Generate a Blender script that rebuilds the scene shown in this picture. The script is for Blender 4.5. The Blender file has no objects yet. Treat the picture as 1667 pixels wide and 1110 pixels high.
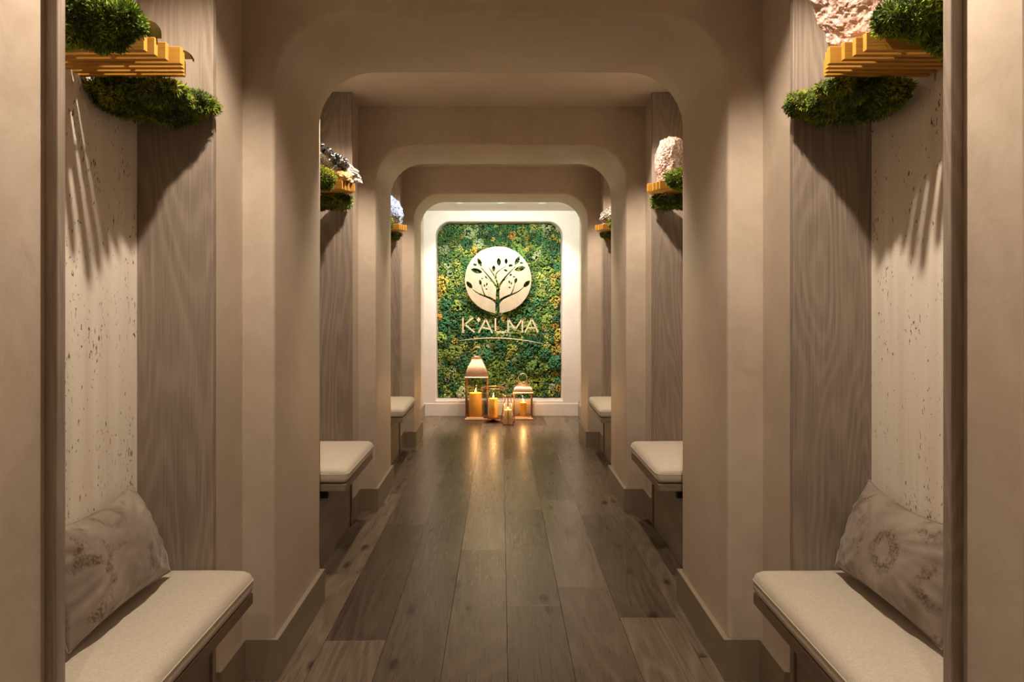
import bpy, bmesh, math, random
import numpy as np
from mathutils import Vector, Matrix, noise as mnoise

# ------------------------------------------------------------------ scene, camera, light
scene = bpy.context.scene
col = scene.collection
R = math.radians
F_PX, EYE = 1150.0, 1.30                     # focal length in pixels of the 1667 px frame, eye height
cam_d = bpy.data.cameras.new('camera'); cam = bpy.data.objects.new('camera', cam_d); col.objects.link(cam)
cam_d.sensor_width = 36.0; cam_d.sensor_fit = 'HORIZONTAL'
cam_d.lens = 36.0 * F_PX / 1667.0
cam_d.shift_x = 18.0 / 1667.0; cam_d.shift_y = -60.0 / 1667.0
cam_d.clip_start = 0.02
cam.location = (0, 0, EYE); cam.rotation_euler = (R(90), 0, 0)
scene.camera = cam
world = bpy.data.worlds.new('world'); scene.world = world; world.use_nodes = True
bg = world.node_tree.nodes['Background']; bg.inputs[0].default_value = (1, .85, .7, 1); bg.inputs[1].default_value = .03
vs = scene.view_settings
vs.view_transform = 'Standard'; vs.look = 'None'; vs.gamma = 1; vs.use_curve_mapping = False
vs.exposure = 0.08
SPOT_W, SPOT_COL = 92.0, (1.0, .84, .675)
FILL_W = 60.0
COVE_W, COVE_COL = 27.0, (.93, 1.0, .88)
LOGO_W, LOGO_COL = 72.0, (1.0, .84, .72)
CANDLE_W = 2.2

# ------------------------------------------------------------------ material helpers
class NT:
    def __init__(s, name, rough=.6, metal=0., spec=None):
        s.m = bpy.data.materials.new(name); s.m.use_nodes = True
        s.t = s.m.node_tree; s.b = s.t.nodes['Principled BSDF']
        s.b.inputs['Roughness'].default_value = rough; s.b.inputs['Metallic'].default_value = metal
        if spec is not None: s.b.inputs['Specular IOR Level'].default_value = spec
    def n(s, typ, **kw):
        nd = s.t.nodes.new(typ)
        for k, v in kw.items():
            if k in nd.inputs: nd.inputs[k].default_value = v
            else: setattr(nd, k, v)
        return nd
    def l(s, a, b): s.t.links.new(a, b)
    def coord(s, scale=(1, 1, 1), loc=(0, 0, 0), rnd=False):
        tc = s.n('ShaderNodeTexCoord'); mp = s.n('ShaderNodeMapping')
        mp.inputs['Scale'].default_value = scale; mp.inputs['Location'].default_value = loc
        src = tc.outputs['Object']
        if rnd:
            oi = s.n('ShaderNodeObjectInfo'); cmb = s.n('ShaderNodeVectorMath', operation='SCALE')
            cx = s.n('ShaderNodeCombineXYZ')
            for i, k in enumerate((37., 91., 53.)):
                mm = s.n('ShaderNodeMath', operation='MULTIPLY'); s.l(oi.outputs['Random'], mm.inputs[0]); mm.inputs[1].default_value = k
                s.l(mm.outputs[0], cx.inputs[i])
            ad = s.n('ShaderNodeVectorMath', operation='ADD'); s.l(src, ad.inputs[0]); s.l(cx.outputs[0], ad.inputs[1]); src = ad.outputs[0]
        s.l(src, mp.inputs['Vector']); return mp.outputs[0]
    def noise(s, vec, scale, detail=4, rough=.55, dist=0.):
        nd = s.n('ShaderNodeTexNoise'); s.l(vec, nd.inputs['Vector'])
        nd.inputs['Scale'].default_value = scale; nd.inputs['Detail'].default_value = detail
        nd.inputs['Roughness'].default_value = rough; nd.inputs['Distortion'].default_value = dist
        return nd.outputs['Fac']
    def math(s, op, a, b=0., c=0.):
        nd = s.n('ShaderNodeMath', operation=op)
        for i, v in enumerate((a, b, c)):
            if isinstance(v, (int, float)): nd.inputs[i].default_value = v
            else: s.l(v, nd.inputs[i])
        return nd.outputs[0]
    def ramp(s, fac, stops, interp='LINEAR'):
        nd = s.n('ShaderNodeValToRGB'); s.l(fac, nd.inputs[0]); cr = nd.color_ramp; cr.interpolation = interp
        while len(cr.elements) < len(stops): cr.elements.new(.5)
        for e, (p, c) in zip(cr.elements, stops):
            e.position = p; e.color = (*c, 1) if len(c) == 3 else c
        return nd.outputs[0]
    def mix(s, fac, a, b, blend='MIX'):
        nd = s.n('ShaderNodeMix', data_type='RGBA', blend_type=blend)
        for sock, v in ((nd.inputs[0], fac), (nd.inputs[6], a), (nd.inputs[7], b)):
            if isinstance(v, (int, float)): sock.default_value = v
            elif isinstance(v, tuple): sock.default_value = (*v, 1)
            else: s.l(v, sock)
        return nd.outputs[2]
    def color(s, c):
        if isinstance(c, tuple): s.b.inputs['Base Color'].default_value = (*c, 1)
        else: s.l(c, s.b.inputs['Base Color'])
    def bump(s, h, strength=.2, dist=.01):
        nd = s.n('ShaderNodeBump'); nd.inputs['Strength'].default_value = strength; nd.inputs['Distance'].default_value = dist
        s.l(h, nd.inputs['Height']); s.l(nd.outputs[0], s.b.inputs['Normal'])

M = {}
def plaster(name, c1, c2):
    t = NT(name, .55, spec=.35); v = t.coord()
    n1 = t.noise(v, 1.6, 6, .6, .6); n2 = t.noise(v, 9, 5, .6, 1.2); n3 = t.noise(v, 45, 4, .6)
    f = t.math('ADD', t.math('MULTIPLY', n1, .6), t.math('MULTIPLY', n2, .4))
    t.color(t.ramp(f, [(.37, c1), (.63, c2)]))
    t.bump(t.math('ADD', t.math('MULTIPLY', n2, .7), t.math('MULTIPLY', n3, .3)), .22, .006)
    rg = t.ramp(n2, [(.3, (.40,)*3), (.75, (.62,)*3)]); t.l(rg, t.b.inputs['Roughness'])
    M[name] = t.m
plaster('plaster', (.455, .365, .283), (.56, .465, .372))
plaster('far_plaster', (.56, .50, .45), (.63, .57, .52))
plaster('ceiling_plaster', (.55, .46, .37), (.61, .52, .43))
t = NT('baseboard_paint', .5); t.color((.225, .18, .122)); M['baseboard'] = t.m

def wood(name, dark, mid, light, axis, rnd=False, rings=5.0, rough=.5, knots=False, bump=.12, spread=None):
    """axis = direction of the grain (0 x, 1 y, 2 z)"""
    t = NT(name, rough, spec=.45 if knots else .4)
    sc = [1, 1, 1]; sc[axis] = .13
    v = t.coord(tuple(sc), rnd=rnd)
    sf = [210, 210, 210]; sf[axis] = 4.5
    vf = t.coord(tuple(sf), rnd=rnd)
    base = t.noise(v, 3.2, 2.5, .5, .35)
    ring = t.math('SINE', t.math('MULTIPLY', base, rings * 16.0))
    ring = t.math('MULTIPLY_ADD', ring, .5, .5)
    ring = t.math('POWER', ring, 1.8)
    fib = t.noise(vf, 1.0, 3, .6)
    big = t.noise(v, 1.4, 3, .5)
    f = t.math('ADD', t.math('MULTIPLY', fib, .50), t.math('ADD', t.math('MULTIPLY', ring, .13), t.math('MULTIPLY', big, .42)))
    c = t.ramp(f, [(.28, dark), (.50, mid), (.78, light)])
    if knots:
        vk = t.coord((1, .45, 1), rnd=rnd)
        vo = t.n('ShaderNodeTexVoronoi', feature='F1', voronoi_dimensions='2D'); t.l(vk, vo.inputs['Vector']); vo.inputs['Scale'].default_value = 4.6
        nn = t.noise(vk, 22, 3, .6)
        d = t.math('ADD', vo.outputs['Distance'], t.math('MULTIPLY', nn, .10))
        gate = t.n('ShaderNodeSeparateColor'); t.l(vo.outputs['Color'], gate.inputs[0])
        k = t.ramp(d, [(.085, (1,)*3), (.17, (0,)*3)])
        k = t.math('MULTIPLY', k, t.math('GREATER_THAN', gate.outputs[0], .35))
        c = t.mix(t.math('MULTIPLY', k, .85), c, (.022, .013, .008))
        oi = t.n('ShaderNodeObjectInfo')
        tint = t.ramp(oi.outputs['Random'], [(0, spread[0]), (.5, spread[1]), (1, spread[2])])
        c = t.mix(1.0, c, tint, 'MULTIPLY')
        rr = t.ramp(fib, [(.3, (rough - .05,)*3), (.8, (rough + .09,)*3)]); t.l(rr, t.b.inputs['Roughness'])
    t.color(c)
    t.bump(t.math('ADD', t.math('MULTIPLY', fib, .7), t.math('MULTIPLY', ring, .3)), bump, .004)
    M[name] = t.m
wood('oak', (.165, .125, .095), (.262, .207, .163), (.365, .30, .245), 2, rnd=True, rings=13.0, bump=.2)
wood('oak_dark', (.14, .105, .075), (.225, .172, .128), (.31, .245, .19), 1, rnd=True, rings=3.0)
wood('floor_wood', (.064, .046, .031), (.124, .094, .066), (.205, .163, .121), 1, rnd=True, rings=8.0, rough=.30, knots=True,
     bump=.012, spread=((.50, .46, .43), (.80, .77, .73), (1.15, 1.12, 1.06)))
wood('slat_wood', (.38, .17, .022), (.55, .275, .042), (.66, .36, .075), 0, rnd=True, rings=2.0, rough=.42)

def cork():
    t = NT('cork', .6, spec=.3)
    v = t.coord((1, 120, 46)); g = t.coord((1, 7, 3.6)); st = t.coord((1, 22, 1.1))
    n = t.noise(v, 1.0, 3, .62, .5); gate = t.noise(g, 2.2, 3, .6)
    fl = t.math('ADD', n, t.math('MULTIPLY', gate, .42))
    fk = t.ramp(fl, [(.855, (0,)*3), (.90, (1,)*3)])
    streak = t.noise(st, 1.0, 4, .6)
    base = t.ramp(streak, [(.3, (.72, .63, .52)), (.7, (.82, .75, .65))])
    t.color(t.mix(fk, base, (.17, .10, .055)))
    t.bump(t.math('SUBTRACT', 1.0, fk), .5, .003)
    M['cork'] = t.m
cork()

def fabric(name, c1, c2):
    t = NT(name, .85, spec=.2); v = t.coord((90, 420, 420)); w = t.coord((420, 90, 420))
    n = t.math('ADD', t.math('MULTIPLY', t.noise(v, 1, 2), .6), t.math('MULTIPLY', t.noise(w, 1, 2), .4))
    t.color(t.ramp(n, [(.35, c1), (.65, c2)])); t.bump(n, .25, .002)
    t.b.inputs['Sheen Weight'].default_value = .15
    M[name] = t.m
fabric('linen', (.50, .425, .33), (.63, .56, .455))

def velvet():
    t = NT('velvet', .5, spec=.3); v = t.coord(); 
    vo = t.n('ShaderNodeTexVoronoi', feature='F1'); t.l(v, vo.inputs['Vector']); vo.inputs['Scale'].default_value = 7.0
    d = vo.outputs['Distance']; nz = t.noise(v, 13, 4, .65, .6)
    ring = t.math('SINE', t.math('MULTIPLY', t.math('ADD', d, t.math('MULTIPLY', nz, .55)), 13.0))
    fine = t.noise(t.coord((60, 300, 60)), 1.0, 2)
    pat = t.math('MULTIPLY', t.ramp(ring, [(.15, (0,)*3), (.80, (1,)*3)]), t.ramp(nz, [(.38, (0,)*3), (.60, (1,)*3)]))
    pat = t.math('MULTIPLY', pat, t.ramp(t.noise(v, 140, 2), [(.38, (.15,)*3), (.58, (1,)*3)]))
    soft = t.noise(v, 6, 3, .5)
    base = t.ramp(soft, [(.3, (.20, .152, .118)), (.7, (.325, .262, .213))])
    t.color(t.mix(t.math('MULTIPLY', pat, .85), base, (.085, .048, .018)))
    t.b.inputs['Sheen Weight'].default_value = .3; t.b.inputs['Sheen Roughness'].default_value = .35
    t.bump(t.math('ADD', t.math('MULTIPLY', nz, .5), t.math('MULTIPLY', pat, -.3)), .25, .006)
    M['velvet'] = t.m
velvet()

def metal(name, c, rough):
    t = NT(name, rough, 1.0); v = t.coord((1, 1, 1)); n = t.noise(v, 60, 3)
    t.color(t.ramp(n, [(.3, tuple(x * .85 for x in c)), (.7, c)])); M[name] = t.m
metal('copper', (.90, .54, .32), .42)
metal('copper_wire', (.52, .27, .13), .35)
metal('brass', (.72, .55, .30), .3)
metal('bronze', (.40, .27, .13), .3)
metal('dark_metal', (.06, .05, .045), .45)
metal('white_metal', (.8, .78, .74), .4)
t = NT('sign_gold', .42, .45); vv = t.coord((4, 4, 4)); t.color(t.ramp(t.noise(vv, 3, 3), [(.3, (.42, .34, .23)), (.7, (.50, .42, .30))])); M['sign_gold'] = t.m
t = NT('letter_gold', .42, .2); t.color((.66, .52, .34)); M['letter_gold'] = t.m

def glass():
    m = bpy.data.materials.new('lantern_glass'); m.use_nodes = True; nt = m.node_tree; nt.nodes.clear()
    o = nt.nodes.new('ShaderNodeOutputMaterial'); mx = nt.nodes.new('ShaderNodeMixShader')
    tr = nt.nodes.new('ShaderNodeBsdfTransparent'); gl = nt.nodes.new('ShaderNodeBsdfGlossy'); gl.inputs['Roughness'].default_value = .03
    lw = nt.nodes.new('ShaderNodeLayerWeight'); lw.inputs[0].default_value = .25
    fr = nt.nodes.new('ShaderNodeMath'); fr.operation = 'MULTIPLY_ADD'; nt.links.new(lw.outputs['Facing'], fr.inputs[0]); fr.inputs[1].default_value = .12; fr.inputs[2].default_value = .03
    tr.inputs[0].default_value = (.96, .95, .92, 1)
    nt.links.new(fr.outputs[0], mx.inputs[0]); nt.links.new(tr.outputs[0], mx.inputs[1]); nt.links.new(gl.outputs[0], mx.inputs[2])
    nt.links.new(mx.outputs[0], o.inputs[0]); M['glass'] = m
glass()
def emis(name, c, s):
    m = bpy.data.materials.new(name); m.use_nodes = True; b = m.node_tree.nodes['Principled BSDF']
    b.inputs['Base Color'].default_value = (*c, 1); b.inputs['Emission Color'].default_value = (*c, 1); b.inputs['Emission Strength'].default_value = s
    M[name] = m
emis('flame', (1, .62, .18), 14.0); emis('lamp_lens', (1, .86, .68), 6.0); emis('cove_diffuser', COVE_COL, 4.0)
t = NT('wax', .45); t.color(t.ramp(t.noise(t.coord(), 14, 3), [(.3, (.90, .44, .05)), (.7, (.95, .55, .10))]))
t.b.inputs['Subsurface Weight'].default_value = .5; t.b.inputs['Subsurface Radius'].default_value = (.08, .03, .008)
M['wax'] = t.m
t = NT('ivory_wax', .45); t.color((.93, .66, .24)); t.b.inputs['Subsurface Weight'].default_value = .5; t.b.inputs['Subsurface Radius'].default_value = (.07, .035, .012); M['ivory_wax'] = t.m

def vcol(name, rough=.8, spec=.25):
    t = NT(name, rough, spec=spec); a = t.n('ShaderNodeAttribute', attribute_name='Col'); t.color(a.outputs['Color'])
    M[name] = t.m; return t
t = NT('moss_backing', .9); t.color((.03, .04, .02)); M['moss_backing'] = t.m
vcol('moss'); t = vcol('wall_moss', .75)

def mineral(name, stops, scale, rough=.25, sss=.3, bump=.6):
    t = NT(name, rough, spec=.6); v = t.coord()
    n1 = t.noise(v, scale, 5, .65, .8); t.color(t.ramp(n1, stops))
    vo = t.n('ShaderNodeTexVoronoi', feature='F1'); t.l(v, vo.inputs['Vector']); vo.inputs['Scale'].default_value = scale * 9
    n2 = t.noise(v, scale * 4, 4, .7)
    t.bump(t.math('ADD', t.math('MULTIPLY', vo.outputs['Distance'], .7), n2), bump, .008)
    t.b.inputs['Subsurface Weight'].default_value = sss; t.b.inputs['Subsurface Radius'].default_value = (.05, .03, .02)
    M[name] = t.m
mineral('rose_quartz', [(.32, (.52, .30, .23)), (.5, (.60, .42, .35)), (.68, (.70, .60, .55))], 6, .25, .35, .7)
mineral('peach_quartz', [(.3, (0.688, 0.352, 0.224)), (.7, (0.736, 0.496, 0.368))], 5, .3, .5, .2)
mineral('pale_quartz', [(.32, (.19, .11, .08)), (.5, (.36, .24, .19)), (.68, (.52, .42, .37))], 11, .15, .3, 1.)
mineral('white_matrix', [(.36, (.13, .085, .06)), (.48, (.36, .31, .28)), (.7, (.46, .43, .41))], 12, .3, .2, .8)
mineral('honey_crystal', [(.3, (0.385, 0.196, 0.042)), (.7, (0.630, 0.434, 0.154))], 14, .2, .4, .6)
mineral('black_crystal', [(.3, (.01, .009, .009)), (.7, (.03, .026, .025))], 20, .18, 0, .3)
mineral('blue_crystal', [(.36, (.12, .17, .31)), (.5, (.24, .32, .52)), (.66, (.46, .54, .70))], 22, .25, .2, 1.)
mineral('smoky_crystal', [(.36, (.11, .07, .05)), (.5, (.30, .26, .22)), (.66, (.52, .49, .46))], 20, .2, .2, 1.)

# ------------------------------------------------------------------ object helpers
def tag(o, label=None, cat=None, group=None, kind=None):
    if label: o['label'] = label
    if cat: o['category'] = cat
    if group: o['group'] = group
    if kind: o['kind'] = kind
    return o
def empty(name, loc=(0, 0, 0), rz=0.):
    o = bpy.data.objects.new(name, None); o.empty_display_size = .05
    o.location = loc; o.rotation_euler = (0, 0, rz); col.objects.link(o); return o
def link(name, me, mat, parent=None, loc=None):
    o = bpy.data.objects.new(name, me); col.objects.link(o)
    if mat is not None and not me.materials: me.materials.append(M[mat])
    if parent is not None: o.parent = parent
    if loc is not None: o.location = loc
    return o
def obj(name, bm, mat, parent=None, loc=None, smooth=False):
    bmesh.ops.recalc_face_normals(bm, faces=bm.faces[:])
    me = bpy.data.meshes.new(name); bm.to_mesh(me); bm.free()
    if smooth:
        me.polygons.foreach_set('use_smooth', [True] * len(me.polygons))
        if smooth != True: me.set_sharp_from_angle(angle=R(smooth))
    return link(name, me, mat, parent, loc)
def box(bm, x0, x1, y0, y1, z0, z1, bev=0., seg=2):
    v = [bm.verts.new((x, y, z)) for x in (x0, x1) for y in (y0, y1) for z in (z0, z1)]
    fs = [bm.faces.new([v[i] for i in q]) for q in ((0, 1, 3, 2), (4, 6, 7, 5), (0, 4, 5, 1), (2, 3, 7, 6), (0, 2, 6, 4), (1, 5, 7, 3))]
    if bev > 0:
        es = list({e for f in fs for e in f.edges})
        bmesh.ops.bevel(bm, geom=es, offset=bev, segments=seg, affect='EDGES', profile=.5)
def boxobj(name, b, mat, parent=None, bev=0., seg=2, smooth=False):
    bm = bmesh.new(); box(bm, *b, bev=bev, seg=seg); return obj(name, bm, mat, parent, smooth=smooth)
def sbox(s, a, b, y0, y1, z0, z1):                     # box between |x| = a and b on side s
    return (min(s*a, s*b), max(s*a, s*b), y0, y1, z0, z1)
def tube(bm, pts, r, n=8, closed=False, cap=True):
    pts = [Vector(p) for p in pts]; m = len(pts); rings = []
    up = None
    for i, p in enumerate(pts):
        if closed: d = pts[(i+1) % m] - pts[i-1]
        else: d = pts[min(i+1, m-1)] - pts[max(i-1, 0)]
        d.normalize()
        if up is None:
            up = Vector((0, 0, 1)) if abs(d.z) < .9 else Vector((1, 0, 0))
        a = d.cross(up)
        if a.length < 1e-5: a = d.orthogonal()
        a.normalize(); b = d.cross(a); up = -b if False else a.cross(d)
        rr = r[i] if isinstance(r, (list, tuple)) else r
        rings.append([bm.verts.new(p + (a*math.cos(2*math.pi*k/n) + b*math.sin(2*math.pi*k/n))*rr) for k in range(n)])
    for i in range(m if closed else m-1):
        A, B = rings[i], rings[(i+1) % m]
        for k in range(n): bm.faces.new((A[k], A[(k+1) % n], B[(k+1) % n], B[k]))
    if cap and not closed:
        bm.faces.new(rings[0][::-1]); bm.faces.new(rings[-1])
def lathe(bm, prof, c=(0, 0, 0), n=24, rot=0., sq=False):
    """revolve (r, z) profile; n=4 with rot=45 deg gives square sections (r is then half side * sqrt2)"""
    rings = []
    for r, z in prof:
        rings.append([bm.verts.new((c[0] + r*math.cos(rot + 2*math.pi*k/n), c[1] + r*math.sin(rot + 2*math.pi*k/n), c[2] + z)) for k in range(n)])
    for A, B in zip(rings, rings[1:]):
        for k in range(n): bm.faces.new((A[k], A[(k+1) % n], B[(k+1) % n], B[k]))
    if prof[0][0] > 1e-6: bm.faces.new(rings[0][::-1])
    if prof[-1][0] > 1e-6: bm.faces.new(rings[-1])
    bmesh.ops.remove_doubles(bm, verts=bm.verts[:], dist=1e-6)
def fast_mesh(name, V, T, cols=None):
    V = np.asarray(V, np.float32); T = np.asarray(T, np.int32)
    me = bpy.data.meshes.new(name); me.vertices.add(len(V)); me.vertices.foreach_set('co', V.ravel())
    me.loops.add(T.size); me.loops.foreach_set('vertex_index', T.ravel())
    me.polygons.add(len(T)); k = T.shape[1]
    me.polygons.foreach_set('loop_start', np.arange(0, T.size, k, dtype=np.int32))
    me.update(calc_edges=True)
    if cols is not None:
        a = me.color_attributes.new('Col', 'FLOAT_COLOR', 'POINT')
        c = np.ones((len(V), 4), np.float32); c[:, :3] = cols; a.data.foreach_set('color', c.ravel())
    me.validate(); return me

# ------------------------------------------------------------------ layout (metres)
PITCH = 2.0
JAMB, ARCH_H, ARCH_R = .789, 2.305, .24
ARCHES = [(.46, 1.08), (2.459, 3.08), (4.455, 5.075), (6.43, 6.99)]
NICHE = [(1.393, 2.172), (3.393, 4.172), (5.38, 6.155)]       # outer faces of the oak end panels
CEIL, FARCEIL, FARY, BACKY = 2.545, 2.385, 8.22, -1.9
SIDE = {-1: dict(wall=.900, oak=.875, back=1.105, name='left'), 1: dict(wall=.912, oak=.888, back=1.125, name='right')}
OAK_T = .027

mate = {(-1, 0): 'under the bronze stand', (1, 0): 'under the rose quartz boulder', (-1, 1): 'under the black and white mineral',
        (1, 1): 'under the pale pink crystal', (-1, 2): 'under the bluish crystal', (1, 2): 'under the smoky white crystal'}

# ------------------------------------------------------------------ floor
flo = boxobj('floor', (-1.25, 1.25, BACKY, 8.6, -.06, -.014), 'oak_dark'); tag(flo, kind='structure')
random.seed(4)
PW, PX0, PL = .2345, .024, 1.44
starts = {-3: 2.73, -2: 3.83, -1: 2.30, 0: 3.05, 1: 3.25, 2: 2.93, 3: 2.60, -4: 3.40, -5: 2.9, 4: 3.3}
plank_cache = {}
for k, st in starts.items():
    x0 = max(PX0 + PW*k, -1.15); x1 = min(PX0 + PW*(k+1), 1.15)
    if x1 <= x0: continue
    y = st
    while y > BACKY: y -= PL
    while y < 8.22:
        y0, y1 = max(y, BACKY), min(y + PL, 8.22)
        if y1 - y0 > .02:
            w, l = round(x1 - x0, 4), round(y1 - y0, 4)
            if (w, l) not in plank_cache:
                bm = bmesh.new(); g = .0004
                box(bm, -w/2+g, w/2-g, -l/2+g, l/2-g, -.014, 0, bev=.0010, seg=1)
                me = bpy.data.meshes.new('plank'); bmesh.ops.recalc_face_normals(bm, faces=bm.faces[:]); bm.to_mesh(me); bm.free()
                plank_cache[(w, l)] = me
            link('plank', plank_cache[(w, l)], 'floor_wood', flo, ((x0+x1)/2, (y0+y1)/2, random.uniform(-.0006, 0)))
        y += PL

# ------------------------------------------------------------------ ceiling
ceil = boxobj('ceiling', (-1.3, 1.3, BACKY, 6.9, CEIL, CEIL + .06), 'ceiling_plaster'); tag(ceil, kind='structure')
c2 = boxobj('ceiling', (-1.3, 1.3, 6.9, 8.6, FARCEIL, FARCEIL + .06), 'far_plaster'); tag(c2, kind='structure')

# ------------------------------------------------------------------ side walls, niches
def wall_side(s):
    d = SIDE[s]; bm = bmesh.new(); W = d['wall']; ys = [BACKY]
    for a, b in NICHE: ys += [a, b]
    ys.append(8.6)
    for i in range(0, len(ys), 2):
        box(bm, *sbox(s, W, 1.30, ys[i], ys[i+1], 0, CEIL + .02))
    for a, b in NICHE: box(bm, *sbox(s, d['back'] + .02, 1.30, a, b, 0, CEIL + .02))
    w = obj('wall_' + d['name'], bm, 'plaster'); tag(w, kind='structure')
    for a, b in NICHE:
        for y0 in (a, b - OAK_T):
            boxobj('oak_panel', sbox(s, d['oak'], d['back'] + .01, y0, y0 + OAK_T, 0, CEIL), 'oak', w, bev=.0015, seg=1)
        boxobj('cork_panel', sbox(s, d['back'], d['back'] + .02, a + OAK_T, b - OAK_T, .2, CEIL), 'cork', w)
    # baseboards: bay walls, arch fronts, jambs and arch backs
    bm = bmesh.new(); T, BH = .018, .14
    for i, (f, r) in enumerate(ARCHES):
        box(bm, *sbox(s, JAMB - T, JAMB, f - T, r + T, 0, BH))                     # inside the arch
        box(bm, *sbox(s, JAMB, W - T, f - T, f, 0, BH)); box(bm, *sbox(s, JAMB, W - T, r, r + T, 0, BH))
        nx = NICHE[i][0] if i < 3 else 8.2
        box(bm, *sbox(s, W - T, W, r, nx, 0, BH))
        pv = NICHE[i-1][1] if i > 0 else BACKY
        box(bm, *sbox(s, W - T, W, pv, f, 0, BH))
    b = obj('baseboard_' + d['name'], bm, 'baseboard'); tag(b, kind='structure')
for s in (-1, 1): wall_side(s)
rear = boxobj('wall_rear', (-1.3, 1.3, BACKY - .06, BACKY, 0, CEIL + .02), 'plaster'); tag(rear, kind='structure')

def arch(f, r):
    pts, outs = [], []
    J, H, A = JAMB, ARCH_H, ARCH_R; OX, OZ = .93, CEIL + .02
    N = 14
    def add(x, z, ox, oz): pts.append((x, z)); outs.append((ox, oz))
    for s in (-1, 1):
        seq = []
        zs = [0, .6, 1.2, 1.8, H - A]
        for z in zs: seq.append(((s*J, z), (s*OX, z), (s, 0)))
        for k in range(1, N + 1):
            th = math.pi/2*k/N; dx, dz = math.cos(th), math.sin(th); cx, cz = J - A, H - A
            tx = (OX - cx)/dx if dx > 1e-6 else 1e9; tz = (OZ - cz)/dz; tt = min(tx, tz)
            seq.append(((s*(cx + A*dx), cz + A*dz), (s*(cx + tt*dx), cz + tt*dz), (s*dx, dz)))
        if s == -1: left = seq
        else: right = seq
    full = left + [((x, ARCH_H), (x, OZ), (0, 1)) for x in (-.3, 0, .3)] + right[::-1]
    fr = .016; secs = []
    for k in range(6): a = math.pi/2*k/5; secs.append((fr*(1 - math.sin(a)), f + fr*(1 - math.cos(a))))
    for k in range(6): a = math.pi/2*k/5; secs.append((fr*(1 - math.cos(a)), r - fr*(1 - math.sin(a))))
    bm = bmesh.new(); rings = []
    def outring(y): return [bm.verts.new((o[0], y, o[1])) for p, o, n in full]
    rings.append(outring(f))
    for off, y in secs: rings.append([bm.verts.new((p[0] + n[0]*off, y, p[1] + n[1]*off)) for p, o, n in full])
    rings.append(outring(r))
    for A_, B_ in zip(rings, rings[1:]):
        for k in range(len(full) - 1): bm.faces.new((A_[k], A_[k+1], B_[k+1], B_[k]))
    o = obj('wall_arch', bm, 'plaster', smooth=30); tag(o, kind='structure')
for f, r in ARCHES: arch(f, r)

# ------------------------------------------------------------------ far wall with recess
FX0, FX1, FZ0, FZ1, FR = -.758, .716, .178, 2.262, .17
RECY = 8.47
def far_wall():
    loop = [(FX0, FZ0), (FX0, 1.2)]
    for k in range(13): a = math.pi - math.pi/2*k/12; loop.append((FX0 + FR + FR*math.cos(a), FZ1 - FR + FR*math.sin(a)))
    for k in range(13): a = math.pi/2 - math.pi/2*k/12; loop.append((FX1 - FR + FR*math.cos(a), FZ1 - FR + FR*math.sin(a)))
    loop += [(FX1, 1.2), (FX1, FZ0)]
    cx, cz = (FX0+FX1)/2, 1.2; OX, OT, OB = 1.3, FARCEIL + .03, 0.
    def outer(p):
        dx, dz = p[0]-cx, p[1]-cz; c = []
        if dx > 1e-6: c.append((OX - cx)/dx)
        if dx < -1e-6: c.append((-OX - cx)/dx)
        if dz > 1e-6: c.append((OT - cz)/dz)
        if dz < -1e-6: c.append((OB - cz)/dz)
        t_ = min(c); return (cx + dx*t_, cz + dz*t_)
    bm = bmesh.new(); n = len(loop); fr = .008
    cen = [Vector((p[0]-cx, p[1]-cz)).normalized() for p in loop]
    outs = [outer(p) for p in loop]
    O = [bm.verts.new((p[0], FARY, p[1])) for p in outs]
    A = [bm.verts.new((p[0] + c.x*fr, FARY, p[1] + c.y*fr)) for p, c in zip(loop, cen)]
    B = [bm.verts.new((p[0], FARY + fr, p[1])) for p in loop]
    C = [bm.verts.new((p[0], RECY, p[1])) for p in loop]
    for X, Y in ((O, A), (A, B), (B, C)):
        for k in range(n): bm.faces.new((X[k], X[(k+1) % n], Y[(k+1) % n], Y[k]))
    bm.faces.new(C)
    # fill the outer corners so that the rectangle is complete
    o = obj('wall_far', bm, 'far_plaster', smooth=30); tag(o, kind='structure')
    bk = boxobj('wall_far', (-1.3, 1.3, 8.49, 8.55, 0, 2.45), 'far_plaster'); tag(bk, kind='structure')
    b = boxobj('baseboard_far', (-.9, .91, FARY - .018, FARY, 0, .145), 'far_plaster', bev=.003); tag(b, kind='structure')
far_wall()

# ------------------------------------------------------------------ lights with their fittings
def spot(loc, aim, power, size, blend, color, radius=.02):
    l = bpy.data.lights.new('spot_lamp', 'SPOT'); l.energy = power; l.color = color; l.spot_size = R(size); l.spot_blend = blend; l.shadow_soft_size = radius
    o = bpy.data.objects.new('spot_lamp', l); col.objects.link(o); o.location = loc
    o.rotation_euler = (Vector(aim) - Vector(loc)).to_track_quat('-Z', 'Y').to_euler(); return o
def downlight(x, y, z, label, group):
    e = empty('recessed_spotlight', (x, y, z)); tag(e, label, 'light', group)
    bm = bmesh.new(); lathe(bm, [(.045, -.004), (.047, -.001), (.047, 0), (.034, 0), (.033, -.003), (.045, -.004)], n=28)
    obj('trim_ring', bm, 'white_metal', e, smooth=40)
    bm = bmesh.new(); lathe(bm, [(.0, -.0005), (.033, -.0005)], n=24); obj('lens', bm, 'lamp_lens', e)
BAYY = [1.62, 3.62, 5.60]
for y, which in zip(BAYY, ('first', 'second', 'third')):
    for s in (-1, 1):
        x = s*.45
        downlight(x, y, CEIL, 'round recessed ceiling spotlight shining on the ' + mate[s, BAYY.index(y)][len('under the '):], 'recessed niche spotlights')
        spot((x, y, CEIL - .02), (s*1.02, y + .17, 1.32), SPOT_W, 96, .5, SPOT_COL)
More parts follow.
